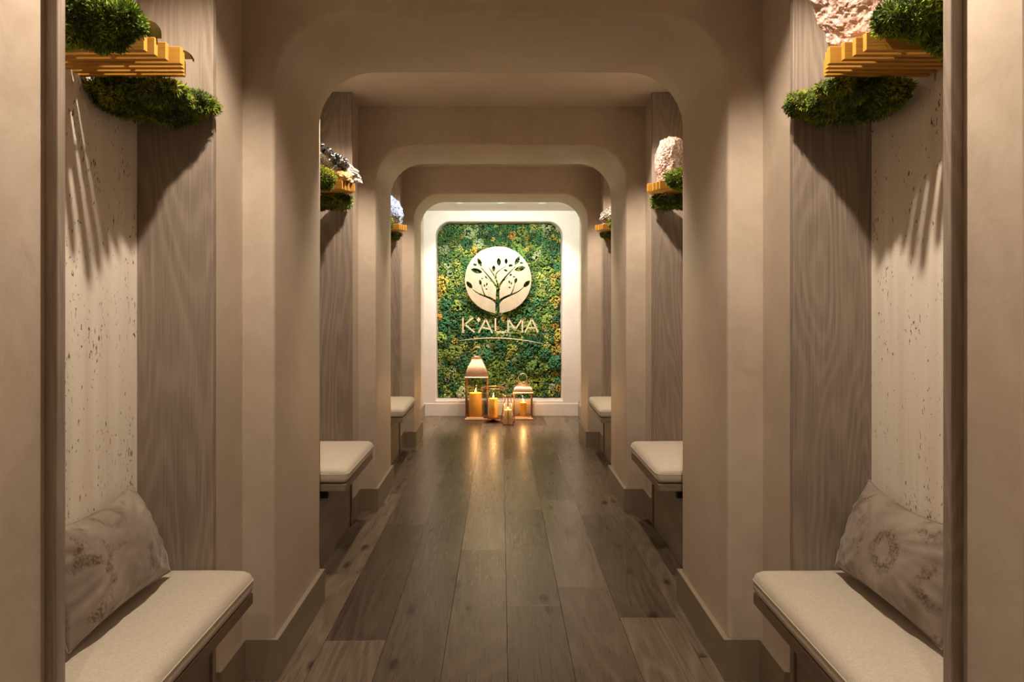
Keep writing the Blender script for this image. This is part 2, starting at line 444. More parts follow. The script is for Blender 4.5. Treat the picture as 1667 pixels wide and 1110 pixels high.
for y in (-.3,):  # unseen fill lamps, added behind the camera to lift the ambient light
    for s in (-1, 1):
        downlight(s*.38, y, CEIL, 'added fill spotlight in the ceiling behind the first arch', 'added fill spotlights behind the first arch')
        spot((s*.38, y, CEIL - .02), (s*.5, y, 0), FILL_W, 120, .6, SPOT_COL, .05)
# cove light on the back of the last arch, washing the far wall
cv = empty('cove_light', (0, ARCHES[3][1] + .012, 2.335)); tag(cv, 'slim linear cove light on back of the last arch', 'light')
bm = bmesh.new(); box(bm, -.72, .72, -.012, .03, -.02, .02, bev=.003); obj('housing', bm, 'white_metal', cv)
bm = bmesh.new(); box(bm, -.70, .70, .0301, .034, -.014, .014); obj('diffuser', bm, 'cove_diffuser', cv)
ar = bpy.data.lights.new('cove_lamp', 'AREA'); ar.shape = 'RECTANGLE'; ar.size = 1.4; ar.size_y = .03; ar.energy = COVE_W; ar.color = COVE_COL
aro = bpy.data.objects.new('cove_lamp', ar); col.objects.link(aro); aro.location = (0, ARCHES[3][1] + .05, 2.335)
aro.rotation_euler = (R(78), 0, 0)
for x, over in ((-.45, 'tall bell-roofed lantern'), (0, 'tree emblem disc'), (.45, 'short dome-roofed lantern')):
    downlight(x, 7.62, FARCEIL, 'round recessed ceiling spotlight lighting the ' + over, 'spotlights in front of the moss wall')
    spot((x, 7.62, FARCEIL - .02), (x*.8, 8.35, .75), LOGO_W*(1.0 if x else .7), 94, .5, LOGO_COL, .025)

# ------------------------------------------------------------------ benches, seat cushions, pillows
def rounded_box_mesh(name, x0, x1, y0, y1, z0, z1, r, crown, cuts=18, seed=0):
    hx, hy, hz = (x1-x0)/2, (y1-y0)/2, (z1-z0)/2; c = Vector(((x0+x1)/2, (y0+y1)/2, (z0+z1)/2))
    bm = bmesh.new(); bmesh.ops.create_cube(bm, size=2); bmesh.ops.subdivide_edges(bm, edges=bm.edges[:], cuts=cuts, use_grid_fill=True)
    for v in bm.verts:
        u = [math.copysign(abs(k)**.7, k) for k in v.co]          # crowd the grid towards the edges
        p = Vector((u[0]*hx, u[1]*hy, u[2]*hz))
        q = Vector((max(-hx+r, min(hx-r, p.x)), max(-hy+r, min(hy-r, p.y)), max(-hz+r, min(hz-r, p.z))))
        d = p - q
        if d.length > 1e-7: p = q + d.normalized()*r
        ex, ey = p.x/hx, p.y/hy
        if p.z > 0: p.z += crown*(1-ex**4)*(1-ey**4)*p.z/hz + .0015*mnoise.noise((p + Vector((seed*3.1, 0, 0)))*9)
        v.co = p + c
    bmesh.ops.recalc_face_normals(bm, faces=bm.faces[:]); me = bpy.data.meshes.new(name); bm.to_mesh(me); bm.free()
    me.polygons.foreach_set('use_smooth', [True]*len(me.polygons)); return me
for i, (a, b) in enumerate(NICHE):
    for s in (-1, 1):
        d = SIDE[s]; y0, y1 = a + OAK_T, b - OAK_T; bk = d['back']; fx = .752 if s < 0 else .765
        e = empty('bench', (s*.95, (y0+y1)/2, 0)); tag(e, 'built-in oak bench on a recessed base ' + mate[s, i], 'bench', 'benches in the wall niches')
        mi = Matrix.Translation(-Vector(e.location))
        def part(name, bb, mat, bev=.002):
            bm = bmesh.new(); box(bm, *bb, bev=bev, seg=1); bmesh.ops.transform(bm, matrix=mi, verts=bm.verts[:]); return obj(name, bm, mat, e)
        part('seat_board', sbox(s, fx, bk - .001, y0 + .002, y1 - .002, .392, .426), 'oak_dark')
        part('base_panel', sbox(s, d['oak'] + .008, d['oak'] + .026, y0 + .003, y1 - .003, .0, .392), 'oak_dark')
        for yy in (y0 + .03, y1 - .06):
            part('bracket', sbox(s, d['oak'] - .03, d['oak'] + .008, yy, yy + .03, .350, .392), 'dark_metal')
        lab = 'cream linen seat cushion on the bench ' + mate[s, i]
        me = rounded_box_mesh('seat_cushion', *sbox(s, fx - .010, bk - .004, y0 + .002, y1 - .004, .426, .500), .030, .012, seed=i*2 + s)
        cu = link('seat_cushion', me, 'linen'); tag(cu, lab, 'cushion', 'seat cushions on the benches')
        bm = bmesh.new(); X0, X1, Y0, Y1, r = fx - .0095, bk - .005, y0 + .003, y1 - .005, .03; path = []
        for (cx, cy, a0) in ((X1 - r, Y1 - r, 0), (X0 + r, Y1 - r, 90), (X0 + r, Y0 + r, 180), (X1 - r, Y0 + r, 270)):
            for k in range(5):
                an = R(a0 + 22.5*k); path.append((s*(cx + r*math.cos(an)), cy + r*math.sin(an), .474))
        tube(bm, path, .0022, 6, closed=True); obj('piping', bm, 'linen', cu, smooth=True)

def pillow(name, s, bot, top, yc, L, th, seed, skew):
    """bot, top: (|x|, z) of the lower and upper seam; the length runs along y"""
    Bv = Vector((s*bot[0], 0, bot[1])); Tv = Vector((s*top[0], 0, top[1])); up = Tv - Bv; Hh = up.length; up.normalize()
    nrm = Vector((-s, 0, 0)); nrm = (nrm - up*nrm.dot(up)).normalized(); yv = Vector((0, 1, 0)); C = (Bv + Tv)/2 + yv*yc
    nu, nv = 72, 46; V, idx, Fc = [], {}, []
    rot = R(skew)
    for side in (1, -1):
        for i in range(nu + 1):
            for j in range(nv + 1):
                u, v = -1 + 2*i/nu, -1 + 2*j/nv
                edge = i in (0, nu) or j in (0, nv)
                if edge and side == -1: idx[(side, i, j)] = idx[(1, i, j)]; continue
                px = L/2*u*(1 - .055*(1 - v*v)*u*u); py = Hh/2*v*(1 - .10*(1 - u*u)*v*v)
                if v > 0: py -= .018*(1 - (u - .1)**2)*v**2                       # soft sag of the top edge
                h = th/2*max(0, (1 - abs(u)**2.4)*(1 - abs(v)**2.2))**.55
                q = Vector((u*2.2 + seed, v*1.5, side*2.0))
                wr = .006*mnoise.noise(q*1.3) + .0022*mnoise.noise(q*4)
                cr = (u*u*v*v)**.7                                                # creases that run into the corners
                ang = math.atan2(abs(v), abs(u)); crease = .0032*math.sin(ang*20 + seed)*min(1, cr*5)*(1 - cr)
                w = min(1, h/(th*.2)); h = side*(h + (wr + crease)*w)
                p = C + yv*(px*math.cos(rot) - py*math.sin(rot)) + up*(px*math.sin(rot) + py*math.cos(rot)) + nrm*h
                idx[(side, i, j)] = len(V); V.append(p)
        for i in range(nu):
            for j in range(nv):
                q = [idx[(side, i, j)], idx[(side, i+1, j)], idx[(side, i+1, j+1)], idx[(side, i, j+1)]]
                Fc.append(q if side*s < 0 else q[::-1])
    me = bpy.data.meshes.new(name); me.from_pydata([tuple(p) for p in V], [], Fc)
    me.polygons.foreach_set('use_smooth', [True]*len(me.polygons)); o = link(name, me, 'velvet')
    bm = bmesh.new(); path = [V[idx[(1, i, 0)]] for i in range(nu)] + [V[idx[(1, nu, j)]] for j in range(nv)] + \
        [V[idx[(1, i, nv)]] for i in range(nu, 0, -1)] + [V[idx[(1, 0, j)]] for j in range(nv, 0, -1)]
    tube(bm, path, .0022, 6, closed=True); obj('seam', bm, 'velvet', o, smooth=True); return o
p1 = pillow('throw_pillow', -1, (.955, .528), (1.070, .785), 1.80, .485, .15, 1.7, 0)
tag(p1, 'mauve-brown velvet pillow with damask rings on the bench under the bronze stand', 'pillow', 'velvet pillows on the near benches')
p2 = pillow('throw_pillow', 1, (.985, .528), (1.088, .785), 1.83, .51, .15, 6.3, 0)
tag(p2, 'taupe velvet pillow with gold pattern on the bench under the rose quartz', 'pillow', 'velvet pillows on the near benches')

# ------------------------------------------------------------------ slatted shelves
NS, SP, ST = 7, .0305, .0155
TIPS = [.850, .840, .828, .806, .816, .829, .840]
Z0, Z1 = 1.899, 1.942
SHELFY = [1.675, 3.675, 5.655]
for i in range(3):
    for s in (-1, 1):
        d = SIDE[s]; bk = d['back']; dx = (-.008 if s < 0 else .012) if i == 0 else (-.026 if i == 1 else -.038)
        e = empty('slat_shelf', (s*bk, SHELFY[i] + .1, Z0))
        tag(e, 'yellow wooden slat shelf holding the ' + mate[s, i][len('under the '):], 'shelf', 'slatted wall shelves')
        for k in range(NS):
            y = SHELFY[i] + SP*k; ln = bk - (TIPS[k] + dx)
            bm = bmesh.new(); box(bm, min(0, -s*ln), max(0, -s*ln), -ST/2, ST/2, 0, Z1 - Z0, bev=.0012, seg=1)
            obj('slat', bm, 'slat_wood', e, (0, y - e.location.y, 0))
        for xx in (.05, .17):
            bm = bmesh.new(); tube(bm, [(-s*xx, SHELFY[i] - e.location.y - .005, .02), (-s*xx, SHELFY[i] + SP*6 - e.location.y + .005, .02)], .005, 8)
            obj('dowel', bm, 'slat_wood', e, smooth=40)

# ------------------------------------------------------------------ moss
rng = np.random.default_rng(11)
def sphere_dirs(n, g): 
    v = g.normal(size=(n, 3)); return v/np.linalg.norm(v, axis=1)[:, None]
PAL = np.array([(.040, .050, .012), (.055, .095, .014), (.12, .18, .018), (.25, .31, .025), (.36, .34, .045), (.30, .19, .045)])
def moss_clump(name, blobs, n_blades, blade, seed, xlim, label, group, s, lit_gain=1., fit=None):
    """blobs: list of (|x|, y, z, rx, ry, rz); the clump never crosses |x| = xlim (its wall)"""
    g = np.random.default_rng(seed); V, T, Cc = [], [], []; off = 0
    bm = bmesh.new(); bmesh.ops.create_icosphere(bm, subdivisions=4, radius=1); bm.verts.ensure_lookup_table()
    iv = np.array([v.co[:] for v in bm.verts]); it = np.array([[v.index for v in f.verts] for f in bm.faces]); bm.free()
    B = np.array(blobs); wts = B[:, 3]*B[:, 4] + B[:, 4]*B[:, 5] + B[:, 3]*B[:, 5]; wts /= wts.sum()
    def bulge(p): return 1 + .30*mnoise.fractal(Vector(p)*22 + Vector((seed, 0, 0)), 1.0, 2.0, 4)
    for b in B:
        P = b[:3] + iv*b[3:6]
        sc = np.array([bulge(p) for p in P])[:, None]; P = b[:3] + iv*b[3:6]*sc*.96
        V.append(P); T.append(it + off); off += len(P)
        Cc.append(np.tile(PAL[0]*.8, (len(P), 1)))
    pick = g.choice(len(B), n_blades, p=wts); D = sphere_dirs(n_blades, g); bb = B[pick]
    P = bb[:, :3] + D*bb[:, 3:6]; P0 = P.copy()
    sc = np.array([bulge(p) for p in P0])[:, None]; P = bb[:, :3] + D*bb[:, 3:6]*sc*.95
    N = D/bb[:, 3:6]; N /= np.linalg.norm(N, axis=1)[:, None]
    comb = np.array([mnoise.noise_vector(Vector(p)*45) for p in P0])
    dirn = N*.7 + comb*1.1 + g.normal(size=N.shape)*.35 + np.array((0, 0, .05)); dirn /= np.linalg.norm(dirn, axis=1)[:, None]
    side = np.cross(dirn, g.normal(size=N.shape)); side /= np.linalg.norm(side, axis=1)[:, None]
    ln = blade*g.uniform(.5, 1.35, (n_blades, 1)); w = ln*g.uniform(.06, .13, (n_blades, 1))
    bend = np.cross(side, dirn)*ln*g.uniform(-.35, .35, (n_blades, 1))
    q = np.stack([P - side*w*.6, P + side*w*.6, P + dirn*ln*.55 + side*w + bend*.3, P + dirn*ln*.55 - side*w + bend*.3, P + dirn*ln + bend], 1).reshape(-1, 3)
    base = off + np.arange(n_blades)[:, None]*5
    T.append(np.concatenate([base + np.array([[0, 1, 2]]), base + np.array([[0, 2, 3]]), base + np.array([[3, 2, 4]])]))
    patch = np.array([mnoise.noise(Vector(p)*16 + Vector((seed*2.3, 0, 0))) for p in P0])*2.6 + 2.1 + g.normal(size=n_blades)*.6
    patch = np.clip(patch, 0, 4.9); i0 = patch.astype(int); fr = (patch - i0)[:, None]
    c = (PAL[i0]*(1 - fr) + PAL[np.minimum(i0 + 1, 5)]*fr)*lit_gain
    V.append(q); Cc.append(np.repeat(c, 5, axis=0))
    V = np.concatenate(V); V[:, 0] = np.minimum(V[:, 0], xlim - .001)
    if fit: fit(V)
    V[:, 0] *= s
    o = link(name, fast_mesh(name, V, np.concatenate(T), np.concatenate(Cc)), 'moss'); tag(o, label, 'moss', group); return o
for i in range(3):
    for s in (-1, 1):
        y = SHELFY[i]; bk = SIDE[s]['back']; n = (26000, 9000, 4000)[i]; bl = (.0125, .014, .016)[i]; dx = 0 if i == 0 else -.02
        hold = mate[s, i][len('under the '):]
        if i == 0:
            if s < 0: top = [(.905, y - .075, 1.935, .095, .055, .052), (1.0, y - .09, 1.955, .11, .06, .075), (1.06, y - .10, 2.02, .07, .06, .07), (.87, y - .065, 1.950, .055, .045, .042)]
            else: top = [(.955, y - .07, 1.955, .07, .05, .05), (.915, y - .06, 1.955, .06, .045, .04), (1.03, y - .08, 1.99, .09, .06, .085), (1.08, y - .09, 1.95, .05, .05, .075), (1.06, y - .08, 2.07, .06, .06, .06), (1.07, y - .065, 1.895, .055, .05, .05), (1.02, y - .06, 1.925, .06, .045, .045)]
        else:
            top = [(.925, y - .055, 1.940, .075, .045, .055), (1.0, y - .06, 1.96, .09, .05, .07)]
        moss_clump('moss_clump', top, n, bl, 20 + i*2 + s, bk, 'mound of green moss on top of the slat shelf with the ' + hold, 'moss on top of the shelves', s, 1.45,  # blade colours raised to paint in the lit yellow-green of the upper moss
                   lambda V, y=y: V.__setitem__((V[:, 1] > y - .0085, 2), np.maximum(V[V[:, 1] > y - .0085, 2], Z1 + .001)))
        yl = y + .25
        if i == 0:
            low = [(.895, yl + .155, 1.888, .055, .065, .032), (.965, yl + .12, 1.872, .075, .09, .045), (1.045, yl + .04, 1.862, .06, .11, .038), (1.06, yl + .14, 1.880, .06, .09, .032), (1.00, yl + .03, 1.885, .10, .10, .028), (1.065, yl - .005, 1.880, .048, .07, .022), (.94, yl + .03, 1.872, .07, .10, .03), (.90, yl - .02, 1.880, .045, .06, .02)]  # thin blob by the wall is added to block light leaking past the slats
        else:
            low = [(.875, yl - .05, 1.876, .055, .09, .026), (.95, yl - .02, 1.866, .09, .12, .036), (1.03, yl + .03, 1.868, .07, .12, .036), (.93, yl + .13, 1.875, .06, .09, .03)]
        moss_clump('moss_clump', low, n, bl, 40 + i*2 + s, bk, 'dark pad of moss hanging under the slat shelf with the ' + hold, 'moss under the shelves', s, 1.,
                   lambda V, y=y, i=i: (V.__setitem__((V[:, 1] < y + SP*6 + .0085, 2), np.minimum(V[V[:, 1] < y + SP*6 + .0085, 2], Z0 - .001)), V.__setitem__((slice(None), 1), np.minimum(V[:, 1], NICHE[i][1] - OAK_T - .001)), V.__setitem__((slice(None), 2), np.minimum(V[:, 2], Z0 - .001)) if i else None))

# ------------------------------------------------------------------ minerals
def rock_mesh(name, c, dims, seed, n_planes=26, sub=5, rough=.03, freq=14., tilt=(0, 0, 0), flat=None, crush=0., xmax=None):
    g = np.random.default_rng(seed); nd = sphere_dirs(n_planes, g); h = g.uniform(.74, 1.0, n_planes)
    bm = bmesh.new(); bmesh.ops.create_icosphere(bm, subdivisions=sub, radius=1)
    rot = Matrix.Rotation(tilt[2], 3, 'Z') @ Matrix.Rotation(tilt[1], 3, 'Y') @ Matrix.Rotation(tilt[0], 3, 'X')
    for v in bm.verts:
        d = np.array(v.co); k = nd @ d; m = k > .05
        r = min(1.15, float((h[m]/k[m]).min())) if m.any() else 1.
        p = Vector(d*r)
        q = p*freq/6 + Vector((seed, 0, 0))
        f = rough*mnoise.fractal(q, 1., 2., 5)*2
        if crush: 
            dist = mnoise.voronoi(p*freq + Vector((seed, 0, 0)))[0][0]; f += crush*(dist - .4)
        p = p*(1 + f); p = rot @ Vector((p.x*dims[0], p.y*dims[1], p.z*dims[2]))
        v.co = p
    zmin = min(v.co.z for v in bm.verts)
    cut = zmin + dims[2]*.18
    for v in bm.verts:
        if v.co.z < cut: v.co.z = cut + (v.co.z - cut)*.04
        v.co.z -= cut - dims[2]*.0072
        v.co += Vector(c)
        if xmax is not None and v.co.x*xmax > 0 and abs(v.co.x) > abs(xmax): v.co.x = xmax
    me = bpy.data.meshes.new(name); bm.to_mesh(me); bm.free(); return me
def prism(bm, p, d, r, ln, n=6):
    d = Vector(d).normalized(); a = d.orthogonal().normalized(); b = d.cross(a); p = Vector(p); rings = []
    for t_, k in ((0, .9), (.78, 1.), (1.0, .35)):
        rings.append([bm.verts.new(p + d*ln*t_ + (a*math.cos(2*math.pi*j/n) + b*math.sin(2*math.pi*j/n))*r*k) for j in range(n)])
    for A, B in zip(rings, rings[1:]):
        for j in range(n): bm.faces.new((A[j], A[(j+1) % n], B[(j+1) % n], B[j]))
    bm.faces.new(rings[0][::-1]); bm.faces.new(rings[-1])
TOPZ = Z1 + .0005
def base_rot(me, e): me.transform(Matrix.Translation(-Vector(e.location)))
# right, first niche: rose quartz boulder
e = empty('rose_quartz', (.97, 1.80, TOPZ)); tag(e, 'large rough pink and white quartz boulder on the slat shelf', 'mineral')
me = rock_mesh('boulder', (0, 0, 0), (.165, .10, .125), 5, 22, 6, .05, 16, (0, R(28), R(-8)), crush=.022, xmax=.15); o = link('boulder', me, 'rose_quartz', e); o.location = (-.018, 0, 0)
me = rock_mesh('smooth_face', (.085, -.03, .04), (.06, .055, .085), 9, 16, 4, .015, xmax=.15); o = link('smooth_face', me, 'peach_quartz', e); o['label'] = 'smooth peach coloured side of the quartz'
# right, second: pale pink crystal cluster
e = empty('pale_crystal', (.92, 3.78, TOPZ)); tag(e, 'pale pink sparkling crystal cluster with glassy peak on the slat shelf', 'mineral')
link('cluster', rock_mesh('cluster', (0, 0, 0), (.105, .09, .125), 12, 22, 5, .045, 15, (0, R(12), 0), crush=.07), 'pale_quartz', e)
random.seed(8); 
for k in range(9):
    bm = bmesh.new(); a = random.uniform(-1, 1); prism(bm, (a*.05, random.uniform(-.05, .03), .13 + .03*random.random()), (a*.6 + .35, random.uniform(-.4, .2), 1), random.uniform(.010, .02), random.uniform(.05, .09)); obj('crystal_point', bm, 'pale_quartz', e)
# left, second: black and white mineral with honey crystals
e = empty('black_white_mineral', (-.90, 3.78, TOPZ)); tag(e, 'white rock studded with black crystals and honey patches on the slat shelf', 'mineral')
link('matrix', rock_mesh('matrix', (0, 0, 0), (.155, .075, .068), 21, 24, 5, .08, 14, (0, R(32), 0), crush=.06), 'white_matrix', e)
link('honey_patch', rock_mesh('honey_patch', (.045, -.055, .002), (.075, .045, .042), 25, 18, 4, .06, 14), 'honey_crystal', e)
random.seed(3)
for k in range(34):
    u = random.uniform(-.06, .085); bm = bmesh.new()
    z = .165 - u*.75 + random.uniform(-.03, .008); prism(bm, (u, random.uniform(-.075, -.02), z - .02), (random.uniform(-.6, .8), random.uniform(-.9, .2), random.uniform(.3, 1)), random.uniform(.009, .019), random.uniform(.02, .042)); obj('black_crystal', bm, 'black_crystal', e)
# left, third: bluish crystal
e = empty('blue_crystal', (-.90, 5.75, TOPZ)); tag(e, 'bluish white crystal slab standing on the slat shelf', 'mineral')
link('slab', rock_mesh('slab', (0, 0, 0), (.085, .06, .135), 31, 20, 5, .05, 20, (0, R(-12), 0), crush=.14), 'blue_crystal', e)
# right, third: smoky white crystal
e = empty('smoky_crystal', (.905, 5.75, TOPZ)); tag(e, 'small white and smoky brown crystal lump on the slat shelf', 'mineral')
link('lump', rock_mesh('lump', (0, 0, 0), (.085, .07, .085), 35, 20, 5, .06, 20, crush=.18), 'smoky_crystal', e)
# left, first: bronze display stand
e = empty('display_stand', (-.93, 1.775, TOPZ)); tag(e, 'bronze display stand with rounded end plates and leaning post on slat shelf', 'stand')
def end_plate(y, x_in, h):
    bm = bmesh.new(); r = .03; pts = [(-.10, 0), (x_in, 0), (x_in, h - r)]
    for k in range(1, 7): a = math.pi/2*k/6; pts.append((x_in - r + r*math.cos(a), h - r + r*math.sin(a)))
    pts += [(-.10, h)]
    A = [bm.verts.new((x, y - .004, z)) for x, z in pts]; B = [bm.verts.new((x, y + .004, z)) for x, z in pts]; n = len(pts)
    bm.faces.new(A); bm.faces.new(B[::-1])
    for k in range(n): bm.faces.new((A[k], A[(k+1) % n], B[(k+1) % n], B[k]))
    obj('end_plate', bm, 'bronze', e)
end_plate(-.068, .108, .042); end_plate(.075, .125, .022)
bm = bmesh.new(); box(bm, -.09, -.07, -.068, .075, 0, .016, bev=.002); obj('cross_rail', bm, 'bronze', e)
bm = bmesh.new(); tube(bm, [(-.012, -.02, .0), (.012, -.02, .26)], .012, 10); obj('post', bm, 'bronze', e, smooth=40)
bm = bmesh.new(); box(bm, -.08, .05, -.034, -.006, 0, .012, bev=.002); obj('post_foot', bm, 'bronze', e)

# ------------------------------------------------------------------ moss wall
def moss_wall():
    g = np.random.default_rng(5)
    bm = bmesh.new(); bmesh.ops.create_icosphere(bm, subdivisions=1, radius=1); bm.verts.ensure_lookup_table()
    iv = np.array([v.co[:] for v in bm.verts]); it = np.array([[v.index for v in f.verts] for f in bm.faces]); bm.free()
    cl = []; tries = 0
    while len(cl) < 620 and tries < 30000:
        tries += 1; r = g.choice([.030, .045, .062, .085], p=[.26, .34, .27, .13])*g.uniform(.85, 1.15)
        x, z = g.uniform(FX0 + r*.6, FX1 - r*.6), g.uniform(FZ0 + r*.6, FZ1 - r*.6)
        if all((x-a)**2 + (z-b)**2 > (.72*(r + q))**2 for a, b, q in cl): cl.append((x, z, r))
    hue = [(.05, .115, .035), (.10, .18, .035), (.19, .26, .055), (.29, .32, .075), (.04, .135, .055), (.36, .28, .05), (.24, .30, .15), (.38, .21, .04)]
    pr = np.array([.22, .23, .19, .13, .11, .035, .08, .005])
    P, Rr, C = [], [], []
    for x, z, r in cl:
        n = int(16 + (r/.03)**2*13); d = sphere_dirs(n, g); d[:, 1] = -np.abs(d[:, 1]); depth = g.uniform(.45, 1.0)
        y0 = RECY - .006 - r*depth*.25
        p = np.stack([x + d[:, 0]*r, y0 + d[:, 1]*r*depth*.95, z + d[:, 2]*r], 1); p += g.normal(size=p.shape)*r*.07
        edge = min(x - FX0, FX1 - x)
        pp = pr.copy()
        if edge < .09: pp[5] += .22; pp[7] += .14
        if mnoise.noise(Vector((x*2.2, 0, z*2.2))) > .22: pp[4] += .5
        k = g.choice(len(hue), p=pp/pp.sum()); base = np.array(hue[k])*g.uniform(.75, 1.3)
        P.append(p); Rr.append(g.uniform(.17, .32, n)*(r*.55 + .016)); C.append(base*g.uniform(.8, 1.25, (n, 1)))
    nb = 5200                                                             # small leafy filler between the clumps
    p = np.stack([g.uniform(FX0 + .01, FX1 - .01, nb), RECY - g.uniform(.005, .035, nb), g.uniform(FZ0 + .01, FZ1 - .01, nb)], 1)
    P.append(p); Rr.append(g.uniform(.006, .013, nb)); C.append(np.array(hue)[g.choice(5, nb)]*g.uniform(.5, 1.2, (nb, 1)))
    P = np.concatenate(P); Rr = np.concatenate(Rr); C = np.concatenate(C)
    # keep inside the rounded opening
    P[:, 0] = np.clip(P[:, 0], FX0 + .012, FX1 - .012); P[:, 2] = np.clip(P[:, 2], FZ0 + .012, FZ1 - .012)
    cx = np.where(P[:, 0] < 0, FX0 + FR, FX1 - FR); out = ((P[:, 0] - cx)*np.sign(P[:, 0]) > 0) & (P[:, 2] > FZ1 - FR) & (np.hypot(P[:, 0] - cx, P[:, 2] - FZ1 + FR) > FR - .012)
    P, Rr, C = P[~out], Rr[~out], C[~out]
    n = len(P); sc = g.uniform(.75, 1.25, (n, 1, 3)); jit = g.uniform(.8, 1.2, (n, len(iv), 1))
    ang = g.uniform(0, 6.28, n); ca, sa = np.cos(ang), np.sin(ang); rot = np.zeros((n, 3, 3)); rot[:, 0, 0] = ca; rot[:, 0, 2] = -sa; rot[:, 2, 0] = sa; rot[:, 2, 2] = ca; rot[:, 1, 1] = 1
    V = np.einsum('nij,nvj->nvi', rot, iv[None]*sc*jit)*Rr[:, None, None] + P[:, None, :]
    V[..., 1] = np.minimum(V[..., 1], RECY - .001)
    T = (it[None] + (np.arange(n)*len(iv))[:, None, None]).reshape(-1, 3)
    e = empty('moss_wall', ((FX0+FX1)/2, RECY, FZ0)); tag(e, 'lush panel of mixed green preserved moss set in the far wall recess', 'moss wall')
    V = V.reshape(-1, 3) - np.array(e.location)
    bm = bmesh.new(); box(bm, FX0 - e.location.x + .004, FX1 - e.location.x - .004, -.004, -.0005, .004, FZ1 - FZ0 - .075); box(bm, FX0 - e.location.x + .06, FX1 - e.location.x - .06, -.004, -.0005, FZ1 - FZ0 - .075, FZ1 - FZ0 - .004); obj('backing', bm, 'moss_backing', e)
    o = link('moss', fast_mesh('moss', V, T, np.repeat(C, len(iv), axis=0)), 'wall_moss', e); o['kind'] = 'stuff'
    return n
moss_wall()

# ------------------------------------------------------------------ sign
SY = 8.335; SSC = SY/F_PX
def sp(zx, zy):                                     # sign drawing coordinates -> metres in the sign plane
    px, py = 740 + zx/5.547, 390 + zy/5.547
    return ((px - 815.5)*SSC, EYE - (py - 495)*SSC)
def sign():
    cxz = sp(393.5, 362); rad = 299.5/5.547*SSC
    e = empty('wall_sign', (cxz[0], SY, cxz[1])); tag(e, 'pale gold tree emblem disc with lettering mounted on the moss wall', 'sign')
    # tree: tapered strokes and pointed leaves, cut out of the disc
    strokes = []
    def st(pts, w0, w1, n=14):
        P = [np.array(p, float) for p in pts]
        def bez(t):
            Q = P
            while len(Q) > 1: Q = [a*(1-t) + b*t for a, b in zip(Q, Q[1:])]
            return Q[0]
        for k in range(n):
            a, b = bez(k/n), bez((k+1)/n); strokes.append((a, b, (w0 + (w1-w0)*k/n)/2, (w0 + (w1-w0)*(k+1)/n)/2))
    st([(385, 690), (388, 560), (391, 425)], 42, 27)
    st([(390, 445), (350, 375), (240, 255)], 20, 6)                     # upper left bough
    st([(400, 450), (385, 350), (312, 258)], 20, 6)
    st([(376, 345), (362, 300), (400, 278), (470, 238)], 13, 4)         # middle fork
    st([(398, 430), (440, 345), (550, 245)], 20, 6)                     # upper right bough
    st([(385, 580), (345, 510), (235, 520), (165, 450)], 26, 6)         # low left bough
    st([(395, 575), (425, 505), (555, 505), (620, 432)], 26, 6)         # low right bough
    st([(275, 505), (258, 470), (240, 405)], 12, 4); st([(505, 498), (530, 465), (545, 390)], 12, 4)
    st([(365, 400), (330, 375), (290, 345)], 7, 3); st([(425, 385), (460, 355), (500, 330)], 7, 3)
    leaves = [((208, 165), (245, 245), 32), ((165, 222), (205, 232), 20), ((148, 268), (250, 296), 44), ((398, 165), (402, 238), 36), ((465, 168), (466, 222), 27),
              ((355, 232), (352, 290), 30), ((485, 236), (528, 232), 24), ((442, 272), (480, 284), 20), ((588, 150), (545, 230), 36), ((588, 212), (622, 210), 19),
              ((540, 275), (642, 250), 44), ((108, 378), (160, 440), 38), ((680, 370), (622, 430), 38), ((228, 360), (236, 410), 24), ((242, 350), (258, 354), 12),
              ((275, 328), (292, 352), 14), ((296, 388), (286, 418), 14), ((268, 402), (272, 428), 12), ((278, 444), (298, 450), 12),
              ((560, 345), (547, 392), 26), ((495, 322), (518, 315), 19), ((527, 336), (546, 336), 13), ((490, 368), (499, 398), 15), ((514, 382), (513, 408), 12), ((486, 428), (508, 436), 14)]
    n = 300; xs = np.linspace(88, 699, n); zs = np.linspace(56, 668, n); X, Z = np.meshgrid(xs, zs)
    tree = np.full(X.shape, 1e3)
    for a, b, wa, wb in strokes:
        ab = b - a; L2 = max(1e-6, ab @ ab); t_ = np.clip(((X - a[0])*ab[0] + (Z - a[1])*ab[1])/L2, 0, 1)
        tree = np.minimum(tree, np.hypot(X - a[0] - t_*ab[0], Z - a[1] - t_*ab[1]) - (wa + (wb - wa)*t_))
    for a, b, w in leaves:
        a, b = np.array(a, float), np.array(b, float); h = np.linalg.norm(b - a)/2; c = (a + b)/2; u = (b - a)/(2*h); w = w/2
        r = (h*h + w*w)/(2*w); lx = (X - c[0])*u[0] + (Z - c[1])*u[1]; ly = np.abs(-(X - c[0])*u[1] + (Z - c[1])*u[0])
        tree = np.minimum(tree, np.hypot(lx, ly + r - w) - r)
    disc = np.hypot(X - 393.5, Z - 362) - 299.5
    Fv = np.maximum(disc, -tree)
    verts, vid, faces, edges = [], {}, [], {}
    def vert(key, x, z):
        if key not in vid: vid[key] = len(verts); verts.append((x, z))
        return vid[key]
    for j in range(n - 1):
        for i in range(n - 1):
            cs = [(i, j), (i+1, j), (i+1, j+1), (i, j+1)]; f = [Fv[b, a] for a, b in cs]
            if min(f) >= 0: continue
            poly = []
            for k in range(4):
                (a, b), (c, d) = cs[k], cs[(k+1) % 4]; f0, f1 = f[k], f[(k+1) % 4]
                if f0 < 0: poly.append(vert((a, b), xs[a], zs[b]))
                if (f0 < 0) != (f1 < 0):
                    q = f0/(f0 - f1); key = tuple(sorted(((a, b), (c, d)))); poly.append(vert(key, xs[a] + q*(xs[c] - xs[a]), zs[b] + q*(zs[d] - zs[b])))
            if len(poly) >= 3: faces.append(poly)
    for fc in faces:
        for a, b in zip(fc, fc[1:] + fc[:1]): edges[(a, b)] = True
